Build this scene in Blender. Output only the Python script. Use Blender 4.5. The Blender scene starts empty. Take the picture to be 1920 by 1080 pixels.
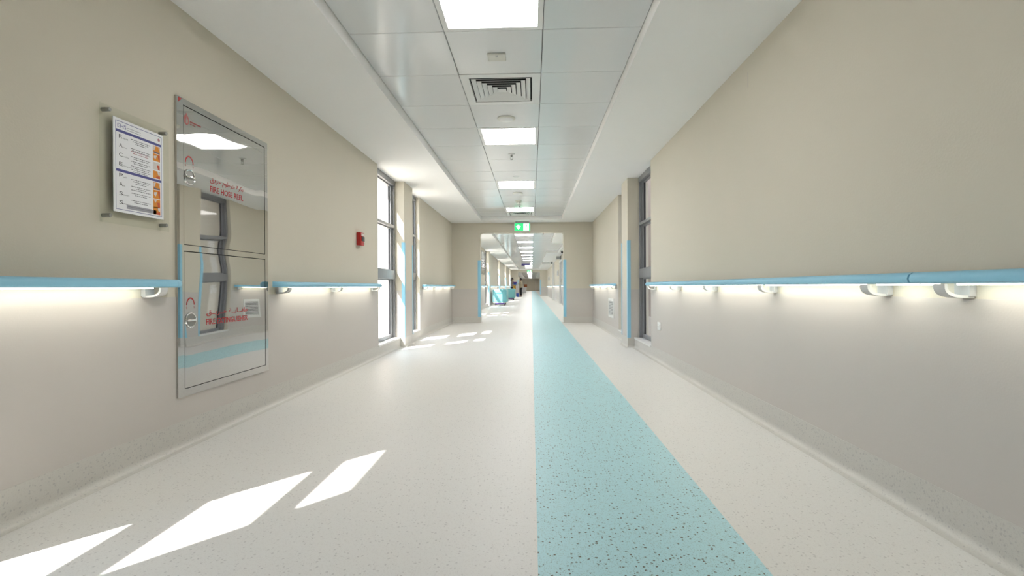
import bpy, bmesh, math, random
from mathutils import Vector, Matrix
S = bpy.context.scene
C = S.collection
PI = math.pi

# ------------------------------------------------------------------ camera, sky, sun, exposure
F_PX, YAW, PITCH, ROLL, EYE = 915.8, 0.0402, -0.0028, -0.0047, 0.8356
cd = bpy.data.cameras.new('camera'); cd.sensor_width = 36.0; cd.lens = 36.0 * F_PX / 1920.0
cd.clip_start = 0.02; cd.clip_end = 400
cam = bpy.data.objects.new('camera', cd); C.objects.link(cam)
fwd = Vector((-math.sin(YAW) * math.cos(PITCH), math.cos(YAW) * math.cos(PITCH), math.sin(PITCH)))
rgt = Vector((math.cos(YAW), math.sin(YAW), 0)); upv = rgt.cross(fwd)
r2 = rgt * math.cos(ROLL) + upv * math.sin(ROLL); u2 = upv * math.cos(ROLL) - rgt * math.sin(ROLL)
cam.matrix_world = Matrix(((r2.x, u2.x, -fwd.x, 0), (r2.y, u2.y, -fwd.y, 0), (r2.z, u2.z, -fwd.z, EYE), (0, 0, 0, 1)))
S.camera = cam

world = bpy.data.worlds.new('sky'); S.world = world; world.use_nodes = True
wn = world.node_tree.nodes; wn.clear()
wo = wn.new('ShaderNodeOutputWorld'); wb = wn.new('ShaderNodeBackground')
wb.inputs[0].default_value = (0.80, 0.90, 1.0, 1); wb.inputs[1].default_value = 4.3
world.node_tree.links.new(wb.outputs[0], wo.inputs[0])

SUN_K = 0.59                                   # metres travelled towards +X for one metre down
sl = bpy.data.lights.new('sun', 'SUN'); sl.energy = 18.0; sl.angle = 0.0093; sl.color = (1.0, 0.965, 0.91)
sun = bpy.data.objects.new('sun', sl); C.objects.link(sun); sun.location = (-12, -12, 20)
sun.rotation_euler = Vector((1.0, 1.2, -1.0 / SUN_K)).to_track_quat('-Z', 'Y').to_euler()

S.view_settings.view_transform = 'Standard'; S.view_settings.look = 'None'
S.view_settings.exposure = 0.17; S.view_settings.gamma = 1.0; S.view_settings.use_curve_mapping = False
PANEL_L = 16.8          # radiance of the ceiling panels
STRIP_L = 11.0          # radiance of the strips under the handrails

# ------------------------------------------------------------------ dimensions (metres)
L, R = -1.835, 1.398                            # left / right wall faces
SOF, TILE = 2.305, 2.385                        # soffit and tile ceiling heights
TX = (-1.114, -0.525, 0.075, 0.669)             # tile column joints
TY0 = 2.9535                                    # a tile row joint
YM, YM2 = 11.23, 11.45                          # cross wall with the opening
YF, YF2 = 43.0, 43.25                           # second cross wall
YE, YB = 92.0, -6.6                             # end wall, wall behind the camera
OX0, OX1, OZ = -1.18, 0.735, 2.08               # opening
DADO = 0.79

# ------------------------------------------------------------------ materials
def lin(h):
    v = [int(h[i:i + 2], 16) / 255 for i in (0, 2, 4)]
    return tuple((c / 12.92 if c <= 0.04045 else ((c + 0.055) / 1.055) ** 2.4) for c in v) + (1,)

def mat(name, col, rough=0.6, metal=0.0, spec=0.5, coat=0.0, emit=None, es=0.0, var=0.0, vscale=2.0, bump=0.0, bscale=40.0):
    m = bpy.data.materials.new(name); m.use_nodes = True
    nt = m.node_tree; b = nt.nodes['Principled BSDF']
    b.inputs['Base Color'].default_value = col if len(col) == 4 else tuple(col) + (1,)
    b.inputs['Roughness'].default_value = rough; b.inputs['Metallic'].default_value = metal
    b.inputs['Specular IOR Level'].default_value = spec
    b.inputs['Coat Weight'].default_value = coat; b.inputs['Coat Roughness'].default_value = 0.04
    if emit:
        b.inputs['Emission Color'].default_value = tuple(emit) + (1,); b.inputs['Emission Strength'].default_value = es
    tc = None
    if var or bump:
        tc = nt.nodes.new('ShaderNodeTexCoord')
    if var:
        n = nt.nodes.new('ShaderNodeTexNoise'); n.inputs['Scale'].default_value = vscale; n.inputs['Detail'].default_value = 4
        nt.links.new(tc.outputs['Object'], n.inputs['Vector'])
        mr = nt.nodes.new('ShaderNodeMapRange'); mr.inputs[3].default_value = 1 - var; mr.inputs[4].default_value = 1 + var
        nt.links.new(n.outputs['Fac'], mr.inputs[0])
        mx = nt.nodes.new('ShaderNodeVectorMath'); mx.operation = 'SCALE'
        mx.inputs[0].default_value = b.inputs['Base Color'].default_value[:3]
        nt.links.new(mr.outputs[0], mx.inputs['Scale']); nt.links.new(mx.outputs[0], b.inputs['Base Color'])
    if bump:
        n = nt.nodes.new('ShaderNodeTexNoise'); n.inputs['Scale'].default_value = bscale; n.inputs['Detail'].default_value = 3
        nt.links.new(tc.outputs['Object'], n.inputs['Vector'])
        bp = nt.nodes.new('ShaderNodeBump'); bp.inputs['Strength'].default_value = bump; bp.inputs['Distance'].default_value = 0.01
        nt.links.new(n.outputs['Fac'], bp.inputs['Height']); nt.links.new(bp.outputs[0], b.inputs['Normal'])
    return m

def vinyl(name, base, fleck, dark, rough):
    """terrazzo-look sheet vinyl: two scales of random flecks on a plain base"""
    m = bpy.data.materials.new(name); m.use_nodes = True
    nt = m.node_tree; N = nt.nodes; Lk = nt.links; b = N['Principled BSDF']
    b.inputs['Roughness'].default_value = rough; b.inputs['Specular IOR Level'].default_value = 0.38
    tc = N.new('ShaderNodeTexCoord')
    dn = N.new('ShaderNodeTexNoise'); dn.inputs['Scale'].default_value = 140
    Lk.new(tc.outputs['Object'], dn.inputs['Vector'])
    sc = N.new('ShaderNodeVectorMath'); sc.operation = 'MULTIPLY_ADD'
    sc.inputs[1].default_value = (0.009, 0.009, 0.009)
    Lk.new(dn.outputs['Color'], sc.inputs[0]); Lk.new(tc.outputs['Object'], sc.inputs[2])
    prev = None
    for scale, size, pick, colr in ((150.0, 0.34, 0.60, fleck), (80.0, 0.30, 0.70, dark), (250.0, 0.38, 0.55, fleck)):
        v = N.new('ShaderNodeTexVoronoi'); v.inputs['Scale'].default_value = scale
        Lk.new(sc.outputs[0], v.inputs['Vector'])
        d = N.new('ShaderNodeMath'); d.operation = 'LESS_THAN'; d.inputs[1].default_value = size
        Lk.new(v.outputs['Distance'], d.inputs[0])
        sp = N.new('ShaderNodeSeparateColor'); Lk.new(v.outputs['Color'], sp.inputs[0])
        g = N.new('ShaderNodeMath'); g.operation = 'GREATER_THAN'; g.inputs[1].default_value = pick
        Lk.new(sp.outputs[0], g.inputs[0])
        a = N.new('ShaderNodeMath'); a.operation = 'MULTIPLY'
        Lk.new(d.outputs[0], a.inputs[0]); Lk.new(g.outputs[0], a.inputs[1])
        mx = N.new('ShaderNodeMix'); mx.data_type = 'RGBA'
        Lk.new(a.outputs[0], mx.inputs['Factor'])
        if prev is None: mx.inputs['A'].default_value = base
        else: Lk.new(prev, mx.inputs['A'])
        mx.inputs['B'].default_value = colr
        prev = mx.outputs['Result']
    Lk.new(prev, b.inputs['Base Color'])
    return m

def glass(name, tint=(1, 1, 1, 1), ior=1.45):
    m = bpy.data.materials.new(name); m.use_nodes = True
    nt = m.node_tree; N = nt.nodes; N.clear()
    o = N.new('ShaderNodeOutputMaterial'); t = N.new('ShaderNodeBsdfTransparent'); t.inputs[0].default_value = tint
    g = N.new('ShaderNodeBsdfGlossy'); g.inputs['Roughness'].default_value = 0.01
    f = N.new('ShaderNodeFresnel'); f.inputs[0].default_value = ior
    mx = N.new('ShaderNodeMixShader')
    ge = N.new('ShaderNodeNewGeometry'); fr = N.new('ShaderNodeMath'); fr.operation = 'SUBTRACT'; fr.inputs[0].default_value = 1.0
    nt.links.new(ge.outputs['Backfacing'], fr.inputs[1])          # only the entry face of the sheet reflects
    mu = N.new('ShaderNodeMath'); mu.operation = 'MULTIPLY'
    nt.links.new(f.outputs[0], mu.inputs[0]); nt.links.new(fr.outputs[0], mu.inputs[1])
    nt.links.new(mu.outputs[0], mx.inputs[0]); nt.links.new(t.outputs[0], mx.inputs[1]); nt.links.new(g.outputs[0], mx.inputs[2])
    nt.links.new(mx.outputs[0], o.inputs[0])
    return m

M = {}
M['wall'] = mat('beige_wall_paint', (0.638, 0.592, 0.492), 0.75, var=0.02, vscale=1.5, bump=0.06, bscale=120)
M['dado'] = mat('grey_beige_wall_sheet', (0.565, 0.53, 0.495), 0.5, var=0.02, vscale=1.5, bump=0.04, bscale=160)
M['soffit'] = mat('white_ceiling_paint', (0.90, 0.89, 0.87), 0.8, var=0.015)
M['tile'] = mat('pale_grey_metal_tile', (0.73, 0.74, 0.735), 0.15, var=0.015, vscale=0.8, bump=0.05, bscale=2.5)
M['dark'] = mat('dark_void', (0.01, 0.01, 0.01), 0.9)
M['floor'] = vinyl('cream_speckled_vinyl', (0.71, 0.70, 0.675, 1), (0.66, 0.645, 0.62, 1), (0.545, 0.53, 0.515, 1), 0.42)
M['stripe'] = vinyl('teal_speckled_vinyl', (0.43, 0.69, 0.745, 1), (0.34, 0.53, 0.55, 1), (0.12, 0.12, 0.105, 1), 0.42)
M['skirting'] = vinyl('shade_darkened_vinyl', (0.59, 0.575, 0.535, 1), (0.55, 0.535, 0.50, 1), (0.48, 0.468, 0.45, 1), 0.4)  # same vinyl as the floor, shade near the wall put into a darker base
M['blue'] = mat('light_blue_vinyl', (0.29, 0.61, 0.79), 0.42, bump=0.03, bscale=200)
M['white'] = mat('white_plastic', (0.78, 0.78, 0.76), 0.35)
M['cream_plastic'] = mat('cream_plastic', (0.70, 0.69, 0.62), 0.45)
M['bracket'] = mat('white_metal_bracket', (0.66, 0.66, 0.65), 0.35)
M['strip'] = mat('lit_light_strip', (0.9, 0.9, 0.9), 0.5, emit=(1.0, 0.94, 0.80), es=STRIP_L)
M['panel'] = mat('lit_panel_diffuser', (0.9, 0.9, 0.9), 0.5, emit=(1.0, 0.978, 0.972), es=PANEL_L)
M['alu'] = mat('grey_aluminium_frame', (0.27, 0.275, 0.285), 0.4, metal=0.35)
M['gasket'] = mat('black_gasket', (0.02, 0.02, 0.025), 0.6)
M['glass'] = glass('window_glass')
M['acrylic'] = glass('clear_acrylic', (0.96, 0.97, 0.95, 1))
M['sill'] = mat('white_stone_sill', (0.74, 0.74, 0.72), 0.3, var=0.03, vscale=20)
M['steel'] = mat('mirror_steel', (0.53, 0.525, 0.51), 0.02, metal=1.0)
M['chrome'] = mat('chrome', (0.8, 0.8, 0.8), 0.08, metal=1.0)
M['red'] = mat('red_print', lin('a8121a'), 0.5)
M['red_plastic'] = mat('red_plastic', lin('b3201c'), 0.35)
M['red_logo'] = mat('faded_red_print', lin('a85a58'), 0.5)
M['black'] = mat('black_plastic', (0.02, 0.02, 0.02), 0.45)
M['grey_metal'] = mat('brushed_grey_metal', (0.32, 0.32, 0.30), 0.4, metal=0.7)
M['paper'] = mat('white_paper', (0.86, 0.87, 0.89), 0.5, coat=0.5)
M['ink_blue'] = mat('navy_print', lin('4d4f8f'), 0.5)
M['ink'] = mat('grey_print', lin('6a6a72'), 0.6)
M['ink_dark'] = mat('dark_print', lin('3c3c42'), 0.6)
M['ink_pale'] = mat('pale_grey_print', lin('9a9aa2'), 0.6)
M['ink_pink'] = mat('pink_print', lin('b07a86'), 0.6)
M['orange'] = mat('orange_print', lin('dd8a1c'), 0.5)
M['pic_pale'] = mat('pale_print', lin('d9d2cc'), 0.5)
M['pic_red'] = mat('red_orange_print', lin('c8502a'), 0.5)
M['exit_green'] = mat('lit_green_sign', lin('00b04e'), 0.4, emit=(0.0, 0.62, 0.20), es=0.9)
M['exit_white'] = mat('lit_white_sign', (0.9, 0.9, 0.9), 0.4, emit=(0.85, 1.0, 0.92), es=1.6)
M['outside'] = mat('outside_beige_render', (0.62, 0.56, 0.53), 0.85, var=0.05, vscale=3, bump=0.1, bscale=30)
M['ground'] = mat('pale_paving', (0.55, 0.52, 0.47), 0.9, var=0.08, vscale=1)
M['door_leaf'] = mat('lilac_grey_door', (0.55, 0.54, 0.57), 0.45)
M['door_frame'] = mat('white_door_frame', (0.72, 0.72, 0.70), 0.4)
M['door_brown'] = mat('brown_grey_door', (0.60, 0.54, 0.42), 0.5, var=0.06, vscale=4)
M['teal_cover'] = mat('teal_trolley_cover', (0.17, 0.46, 0.49), 0.4, var=0.05, vscale=3)
M['teal_dark'] = mat('pale_teal_edging', (0.42, 0.60, 0.60), 0.4)
M['navy'] = mat('navy_sign_print', lin('241a66'), 0.4)
M['skin'] = mat('skin', (0.30, 0.17, 0.11), 0.55)
M['hair'] = mat('black_hair', (0.012, 0.010, 0.010), 0.5)
M['cloth_grey'] = mat('grey_brown_cloth', (0.20, 0.18, 0.16), 0.9, bump=0.2, bscale=30)
M['cloth_tan'] = mat('tan_cloth', (0.36, 0.31, 0.21), 0.9, bump=0.2, bscale=30)
M['cloth_black'] = mat('black_cloth', (0.015, 0.015, 0.02), 0.9)
M['purple'] = mat('purple_plastic', lin('5a2f8c'), 0.45)
M['bucket_blue'] = mat('blue_plastic', lin('2d4fae'), 0.4)
M['yellow'] = mat('yellow_bag', lin('c99a2e'), 0.6)
M['brown'] = mat('orange_brown_plastic', lin('8a4a1e'), 0.55)
M['grey_plastic'] = mat('grey_plastic', (0.34, 0.35, 0.36), 0.5)
M['pale_grey'] = mat('pale_grey_plastic', (0.55, 0.55, 0.55), 0.5)
M['board'] = mat('dark_grey_board', (0.16, 0.165, 0.165), 0.15, coat=0.6)

# ------------------------------------------------------------------ mesh helpers
class MB:
    """collects shapes given in world coordinates and links them as one mesh object"""
    def __init__(self): self.v = []; self.f = []
    def add(self, vs, fs):
        o = len(self.v); self.v += [tuple(p) for p in vs]; self.f += [tuple(i + o for i in f) for f in fs]; return self
    def box(self, x0, x1, y0, y1, z0, z1):
        x0, x1 = min(x0, x1), max(x0, x1); y0, y1 = min(y0, y1), max(y0, y1); z0, z1 = min(z0, z1), max(z0, z1)
        return self.add([(x0, y0, z0), (x1, y0, z0), (x1, y1, z0), (x0, y1, z0), (x0, y0, z1), (x1, y0, z1), (x1, y1, z1), (x0, y1, z1)],
                        [(0, 3, 2, 1), (4, 5, 6, 7), (0, 1, 5, 4), (1, 2, 6, 5), (2, 3, 7, 6), (3, 0, 4, 7)])
    def bbox(self, x0, x1, y0, y1, z0, z1, b=0.005, n=2):
        """bevelled box"""
        bm = bmesh.new(); bmesh.ops.create_cube(bm, size=1)
        for v in bm.verts:
            v.co = Vector(((x0 + x1) / 2 + v.co.x * abs(x1 - x0), (y0 + y1) / 2 + v.co.y * abs(y1 - y0), (z0 + z1) / 2 + v.co.z * abs(z1 - z0)))
        bmesh.ops.bevel(bm, geom=bm.edges[:], offset=b, segments=n, profile=0.5, affect='EDGES')
        bm.verts.index_update()
        self.add([v.co[:] for v in bm.verts], [[v.index for v in f.verts] for f in bm.faces]); bm.free(); return self
    def loft(self, rings, closed=True, caps=True):
        """rings: list of equally long point lists"""
        n = len(rings[0]); vs = [p for r in rings for p in r]; fs = []
        for i in range(len(rings) - 1):
            for j in range(n if closed else n - 1):
                k = (j + 1) % n
                fs.append((i * n + j, i * n + k, (i + 1) * n + k, (i + 1) * n + j))
        if caps and closed:
            fs.append(tuple(reversed(range(n)))); fs.append(tuple((len(rings) - 1) * n + j for j in range(n)))
        return self.add(vs, fs)
    def lathe(self, c, prof, axis='z', n=28):
        """prof: (radius, height along axis)"""
        rings = []
        for r, h in prof:
            ring = []
            for j in range(n):
                a = 2 * PI * j / n; u, w = r * math.cos(a), r * math.sin(a)
                p = {'z': (u, w, h), 'x': (h, u, w), 'y': (w, h, u)}[axis]
                ring.append((c[0] + p[0], c[1] + p[1], c[2] + p[2]))
            rings.append(ring)
        return self.loft(rings)
    def tube(self, pts, r, n=10):
        pts = [Vector(p) for p in pts]; rings = []
        for i, p in enumerate(pts):
            d = (pts[min(i + 1, len(pts) - 1)] - pts[max(i - 1, 0)]).normalized()
            a = d.cross(Vector((0.13, 0.21, 0.97))).normalized(); b = d.cross(a)
            rr = r[i] if isinstance(r, (list, tuple)) else r
            rings.append([p + (a * math.cos(2 * PI * j / n) + b * math.sin(2 * PI * j / n)) * rr for j in range(n)])
        return self.loft(rings)
    def poly(self, pts, normal, t):
        """flat polygon of thickness t along normal"""
        nrm = Vector(normal) * t
        return self.loft([[Vector(p) for p in pts], [Vector(p) + nrm for p in pts]])
    def build(self, name, m, parent=None, smooth=False):
        me = bpy.data.meshes.new(name)
        off = Vector(parent.get('base', (0, 0, 0))) if parent is not None else Vector((0, 0, 0))
        me.from_pydata([tuple(Vector(p) - off) for p in self.v], [], self.f)
        bm = bmesh.new(); bm.from_mesh(me); bmesh.ops.recalc_face_normals(bm, faces=bm.faces[:]); bm.to_mesh(me); bm.free()
        me.materials.append(M[m] if isinstance(m, str) else m)
        o = bpy.data.objects.new(name, me); C.objects.link(o)
        if parent is not None:
            o.parent = parent; o['base'] = tuple(off)
        else:
            o['base'] = (0.0, 0.0, 0.0)
        if smooth:
            for p in me.polygons: p.use_smooth = True
            try: me.set_sharp_from_angle(angle=math.radians(38))
            except Exception: pass
        return o

def thing(name, label, cat, loc=(0, 0, 0), group=None, kind=None):
    o = bpy.data.objects.new(name, None); C.objects.link(o); o.location = loc; o.empty_display_size = 0.05
    o['base'] = tuple(float(c) for c in loc)
    o['label'] = label; o['category'] = cat
    if group: o['group'] = group
    if kind: o['kind'] = kind
    return o

def tag(o, label, cat, group=None):
    o['label'] = label; o['category'] = cat
    if group: o['group'] = group
    return o

def struct(o, label=None, cat=None):
    o['kind'] = 'structure'
    if label: o['label'] = label
    if cat: o['category'] = cat
    return o

def copy_tree(o, parent=None, loc=None):
    c = o.copy(); C.objects.link(c)
    if parent is not None: c.parent = parent
    if loc is not None: c.location = loc; c['base'] = tuple(float(v) for v in loc)
    for ch in list(o.children): copy_tree(ch, c)
    return c

def text_mb(s, y0, y1, z0, z1, x, t=0.0006, bold=0.0):
    """lettering fitted into a box on a wall whose normal is +X (axis left): reads towards +Y"""
    cu = bpy.data.curves.new('lettering', 'FONT'); cu.body = s; cu.resolution_u = 3; cu.offset = bold
    ob = bpy.data.objects.new('lettering', cu); C.objects.link(ob)
    dg = bpy.context.evaluated_depsgraph_get(); dg.update()
    me = bpy.data.meshes.new_from_object(ob.evaluated_get(dg))
    xs = [v.co.x for v in me.vertices]; ys = [v.co.y for v in me.vertices]
    ax, bx, ay, by = min(xs), max(xs), min(ys), max(ys)
    sx = (y1 - y0) / (bx - ax); sy = (z1 - z0) / (by - ay)
    b = MB()
    vs = [(0, y0 + (v.co.x - ax) * sx, z0 + (v.co.y - ay) * sy) for v in me.vertices]
    vs = [((x(p[1], p[2]) if callable(x) else x) + t, p[1], p[2]) for p in vs]
    b.add(vs, [tuple(p.vertices) for p in me.polygons])
    bpy.data.objects.remove(ob); bpy.data.meshes.remove(me); bpy.data.curves.remove(cu)
    return b

ORD = ['nearest', 'second', 'third', 'fourth', 'fifth', 'sixth', 'seventh', 'eighth', 'ninth', 'tenth', 'eleventh', 'twelfth', 'thirteenth', 'fourteenth', 'fifteenth', 'sixteenth', 'seventeenth', 'eighteenth', 'nineteenth', 'twentieth']

# ------------------------------------------------------------------ layout of windows and columns
BAY = 6.757
COLS_L = [6.72 + BAY * k for k in (-1, 0, 1, 2, 3, 4, 5)]          # front faces of the left columns
COL_W, WA, WB = 0.48, 0.95, 0.74
COLS_R = [6.69]
COL_W_R, WA_R, WB_R = 0.44, 0.91, 0.80
CPX_L, CPX_R = L + 0.07, R - 0.093                                  # column faces
SILL = 0.14

def openings(cols, cw, wa, wb):
    r = []
    for c in cols:
        r += [(c - wa, c), (c + cw, c + cw + wb)]
    return r
OPEN_L = openings(COLS_L, COL_W, WA, WB)[1:]
OPEN_R = openings(COLS_R, COL_W_R, WA_R, WB_R)
DOORS_R = [(22.0, 24.2), (31.2, 33.0)]

def solid_runs(ops, y0, y1):
    runs = []; y = y0
    for a, b in sorted(ops):
        if a > y: runs.append((y, a))
        y = max(y, b)
    runs.append((y, y1)); return runs

# ------------------------------------------------------------------ floor
fl = struct(MB().box(L - 0.1, R + 0.1, YB, YE, -0.12, 0).build('floor', 'floor'), 'cream speckled vinyl corridor floor', 'floor')
MB().box(0.015, 0.69, YB, YE - 0.3, -0.01, 0.0008).build('teal_stripe', 'stripe', fl)

# ------------------------------------------------------------------ long walls
def long_wall(side, name, W, out, ops, doors, cols, cw, cpx, label):
    """W: face; out: outward sign"""
    T = 0.12
    b = MB(); d = MB()
    ops2 = ops + [(a, bb) for a, bb in doors] + [(c, c + cw) for c in cols]
    for a, bb in solid_runs(ops2, YB, YE):
        b.box(W, W + out * 0.48, a, bb, 0, SOF + 0.19)
        d.box(W, W - out * 0.0025, a + (0.0 if a == YB else 0.0), bb, 0.02, DADO)
    for a, bb in ops:                                   # low wall under each window
        b.box(W, W + out * T, a, bb, 0, SILL - 0.02)
    for a, bb in doors:
        b.box(W, W + out * T, a, bb, 2.08, SOF + 0.2)
    w = struct(b.build(name, 'wall'), label, 'wall')
    d.build('wall_sheet', 'dado', w)
    for c in cols:
        col = MB().box(cpx, W + out * 0.15, c, c + cw, 0, SOF + 0.1).build('column', 'wall', w)
        MB().box(cpx - out * 0.002, W + out * 0.06, c - 0.002, c + cw + 0.002, 0.1, DADO).build('column_sheet', 'dado', col)
        for ya, dy in ((c, 0.038), (c + cw, -0.038)):   # blue corner guards, L-shaped
            sgn = 1 if dy > 0 else -1
            g = MB()
            g.box(cpx - out * 0.005, cpx + out * 0.038, ya - sgn * 0.006, ya, 0.135, 1.455)
            g.box(cpx - out * 0.005, cpx, ya, ya + dy, 0.135, 1.455)
            g.build('corner_guard', 'blue', col)
    return w
wall_l = long_wall('left', 'wall_left', L, -1, OPEN_L, [], COLS_L, COL_W, CPX_L, 'long beige corridor wall on the left with tall windows')
wall_r = long_wall('right', 'wall_right', R, 1, OPEN_R, DOORS_R, COLS_R, COL_W_R, CPX_R, 'long beige corridor wall on the right')
# small raised joint mark high on the right wall
MB().box(R - 0.001, R, 3.205, 3.211, 2.11, 2.208).build('joint_mark', 'dado', wall_r)

# ------------------------------------------------------------------ coved skirting along a path
def cove(path, side, h, name, label, r=0.045):
    """path: (x, y) along the wall; side: +1 room lies to the right of the direction of travel"""
    prof = [(r, 0.0006)] + [(r - r * math.sin(a), r - r * math.cos(a)) for a in [PI / 2 * i / 6 for i in range(1, 7)]]
    prof = [(max(p[0], 0.004), p[1]) for p in prof] + [(0.004, h), (0.0, h)]
    pts = [Vector((p[0], p[1])) for p in path]; rings = []
    def nrm(a, b):
        d = (b - a).normalized(); return Vector((d.y, -d.x)) * side
    for i, p in enumerate(pts):
        n1 = nrm(pts[i - 1], p) if i else nrm(p, pts[i + 1])
        n2 = nrm(p, pts[i + 1]) if i < len(pts) - 1 else n1
        m = (n1 + n2); m = m / max(m.dot(n1), 0.2)
        rings.append([(p.x + m.x * o, p.y + m.y * o, z) for o, z in prof])
    return struct(MB().loft(rings, closed=False, caps=False).build(name, 'skirting', smooth=True), label, 'skirting')

def wall_path(W, cpx, cols, cw, y0, y1):
    p = [(W, y0)]
    for c in cols:
        if c > y0 and c + cw < y1: p += [(W, c), (cpx, c), (cpx, c + cw), (W, c + cw)]
    return p + [(W, y1)]
cove(wall_path(L, CPX_L, COLS_L, COL_W, YB, YM) + [(OX0, YM), (OX0, YM2), (L, YM2)], 1, SILL - 0.001, 'baseboard_left', 'coved speckled skirting of the left wall')
cove(wall_path(R, CPX_R, COLS_R, COL_W_R, YB, YM) + [(OX1, YM), (OX1, YM2), (R, YM2)], -1, SILL - 0.001, 'baseboard_right', 'coved speckled skirting of the right wall')
cove(wall_path(L, CPX_L, COLS_L, COL_W, YM2, YF) + [(OX0, YF), (OX0, YF2), (L, YF2), (L, YE)], 1, SILL - 0.001, 'baseboard_left_far', 'coved skirting of the left wall beyond the opening')
cove([(R, YM2), (R, 22.0)], -1, SILL - 0.001, 'baseboard_right_far', 'coved skirting of the right wall beyond the opening')
cove([(R, 24.2), (R, 31.2)], -1, SILL - 0.001, 'baseboard_right_far', 'coved skirting of the right wall between the far doors')
cove([(R, 33.0), (R, YF), (OX1, YF), (OX1, YF2), (R, YF2), (R, YE)], -1, SILL - 0.001, 'baseboard_right_far', 'coved skirting of the right wall past the far doors')

# ------------------------------------------------------------------ cross walls
def cross_wall(name, y0, y1, label):
    b = MB()
    b.box(L - 0.05, OX0, y0, y1, 0, SOF + 0.2); b.box(OX1, R + 0.05, y0, y1, 0, SOF + 0.2); b.box(OX0, OX1, y0, y1, OZ, SOF + 0.2)
    for sx, x in ((1, OX0), (-1, OX1)):                  # small rounded top corners
        pts = [(x, y0, OZ)] + [(x + sx * (0.04 - 0.04 * math.sin(a)), y0, OZ - 0.04 + 0.04 * math.cos(a)) for a in [PI / 2 * i / 5 for i in range(6)]]
        b.poly(pts, (0, 1, 0), y1 - y0)
    w = struct(b.build(name, 'wall'), label, 'wall')
    d = MB(); d.box(L, OX0 + 0.0015, y0 - 0.0025, y0, 0.1, DADO); d.box(OX1 - 0.0015, R, y0 - 0.0025, y0, 0.1, DADO)
    d.build('wall_sheet', 'dado', w)
    for s, x in ((1, OX0), (-1, OX1)):
        g = MB(); g.box(x - s * 0.06, x + s * 0.006, y0 - 0.006, y0, 0.14, 1.445); g.box(x, x + s * 0.006, y0, y0 + 0.06, 0.14, 1.445)
        g.build('corner_guard', 'blue', w)
    return w
cross_wall('wall_middle', YM, YM2, 'beige cross wall around the corridor opening')
cross_wall('wall_far', YF, YF2, 'distant beige cross wall with the second opening')
struct(MB().box(L - 0.1, R + 0.1, YE, YE + 0.1, 0, SOF + 0.2).build('wall_end', 'wall'), 'beige wall at the far end of the corridor', 'wall')
struct(MB().box(L - 0.1, R + 0.1, YB - 0.1, YB, 0, SOF + 0.2).build('wall_back', 'wall'), 'beige wall behind the camera', 'wall')
ed = struct(thing('door_3', 'brown grey door at the far end of the corridor', 'door', (-0.15, YE - 0.01, 0)))
MB().box(-0.9, -0.16, YE - 0.05, YE - 0.001, 0.01, 1.98).build('door_leaf', 'door_brown', ed)
MB().box(-0.15, 0.59, YE - 0.05, YE - 0.001, 0.01, 1.98).build('door_leaf', 'door_brown', ed)

# ------------------------------------------------------------------ ceiling: soffits, recess lips, tiles
cl = MB()
rec1 = (YB + 0.55, TY0 + 0.6 * 13)               # recess of the front corridor (Y range)
rec2 = (TY0 + 0.6 * 15, TY0 + 0.6 * 66)
rec3 = (TY0 + 0.6 * 68, YE - 0.8)
ZT = SOF + 0.13
def soffit(x0, x1, y0, y1): cl.box(x0, x1, y0, y1, SOF, ZT)
soffit(L - 0.12, TX[0], YB, YE)
for a, b in ((YB, rec1[0]), (rec1[1], rec2[0]), (rec2[1], rec3[0]), (rec3[1], YE)):
    soffit(TX[0], TX[3], a, b)
ALC = [(16.7, 21.3), (29.4, 31.4)]               # wider recesses on the right of the second corridor
y = YB
for a, b in ALC:
    soffit(TX[3], R + 0.12, y, a); soffit(1.16, R + 0.12, a, b); y = b
soffit(TX[3], R + 0.12, y, YE)
ceil = struct(cl.build('ceiling', 'soffit'), 'white plaster corridor ceiling with a long tiled recess', 'ceiling')
MB().box(L - 0.12, R + 0.12, YB - 0.1, YE + 0.1, ZT, ZT + 0.05).build('ceiling_backing', 'dark', ceil)
for a, b in ALC:
    MB().box(TX[3] - 0.003, 1.15, a + 0.01, b - 0.01, TILE, TILE + 0.012).build('ceiling_tile', 'tile', ceil)

tile_me = {}
def ceiling_tile(c, r):
    x0, x1 = TX[c] + 0.002, TX[c + 1] - 0.002; y0 = TY0 + 0.6 * r + 0.002; y1 = y0 + 0.596
    if c not in tile_me:
        bm = MB(); w = x1 - x0; h = 0.596; e = 0.003
        bm.loft([[(0, 0, 0.014), (w, 0, 0.014), (w, h, 0.014), (0, h, 0.014)], [(0, 0, e), (w, 0, e), (w, h, e), (0, h, e)],
                 [(e, e, 0), (w - e, e, 0), (w - e, h - e, 0), (e, h - e, 0)]])
        o = bm.build('ceiling_tile', 'tile', ceil); tile_me[c] = o.data
    else:
        o = bpy.data.objects.new('ceiling_tile', tile_me[c]); C.objects.link(o); o.parent = ceil
    o.location = (x0, y0, TILE)

LIGHT_ROWS = [r for r in range(-1, 66) if (r + 1) % 4 == 0]
DIFF_ROWS = [1, 12]
def has_mid(r): return r in LIGHT_ROWS or r in DIFF_ROWS
for r in list(range(-14, 13)) + list(range(15, 66)):
    for c in range(3):
        if c == 1 and has_mid(r): continue
        ceiling_tile(c, r)
tf = MB(); tf.box(TX[0], TX[3], rec3[0], rec3[1], TILE, TILE + 0.01)
tf.build('far_tiles', 'tile', ceil)['kind'] = 'stuff'

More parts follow.
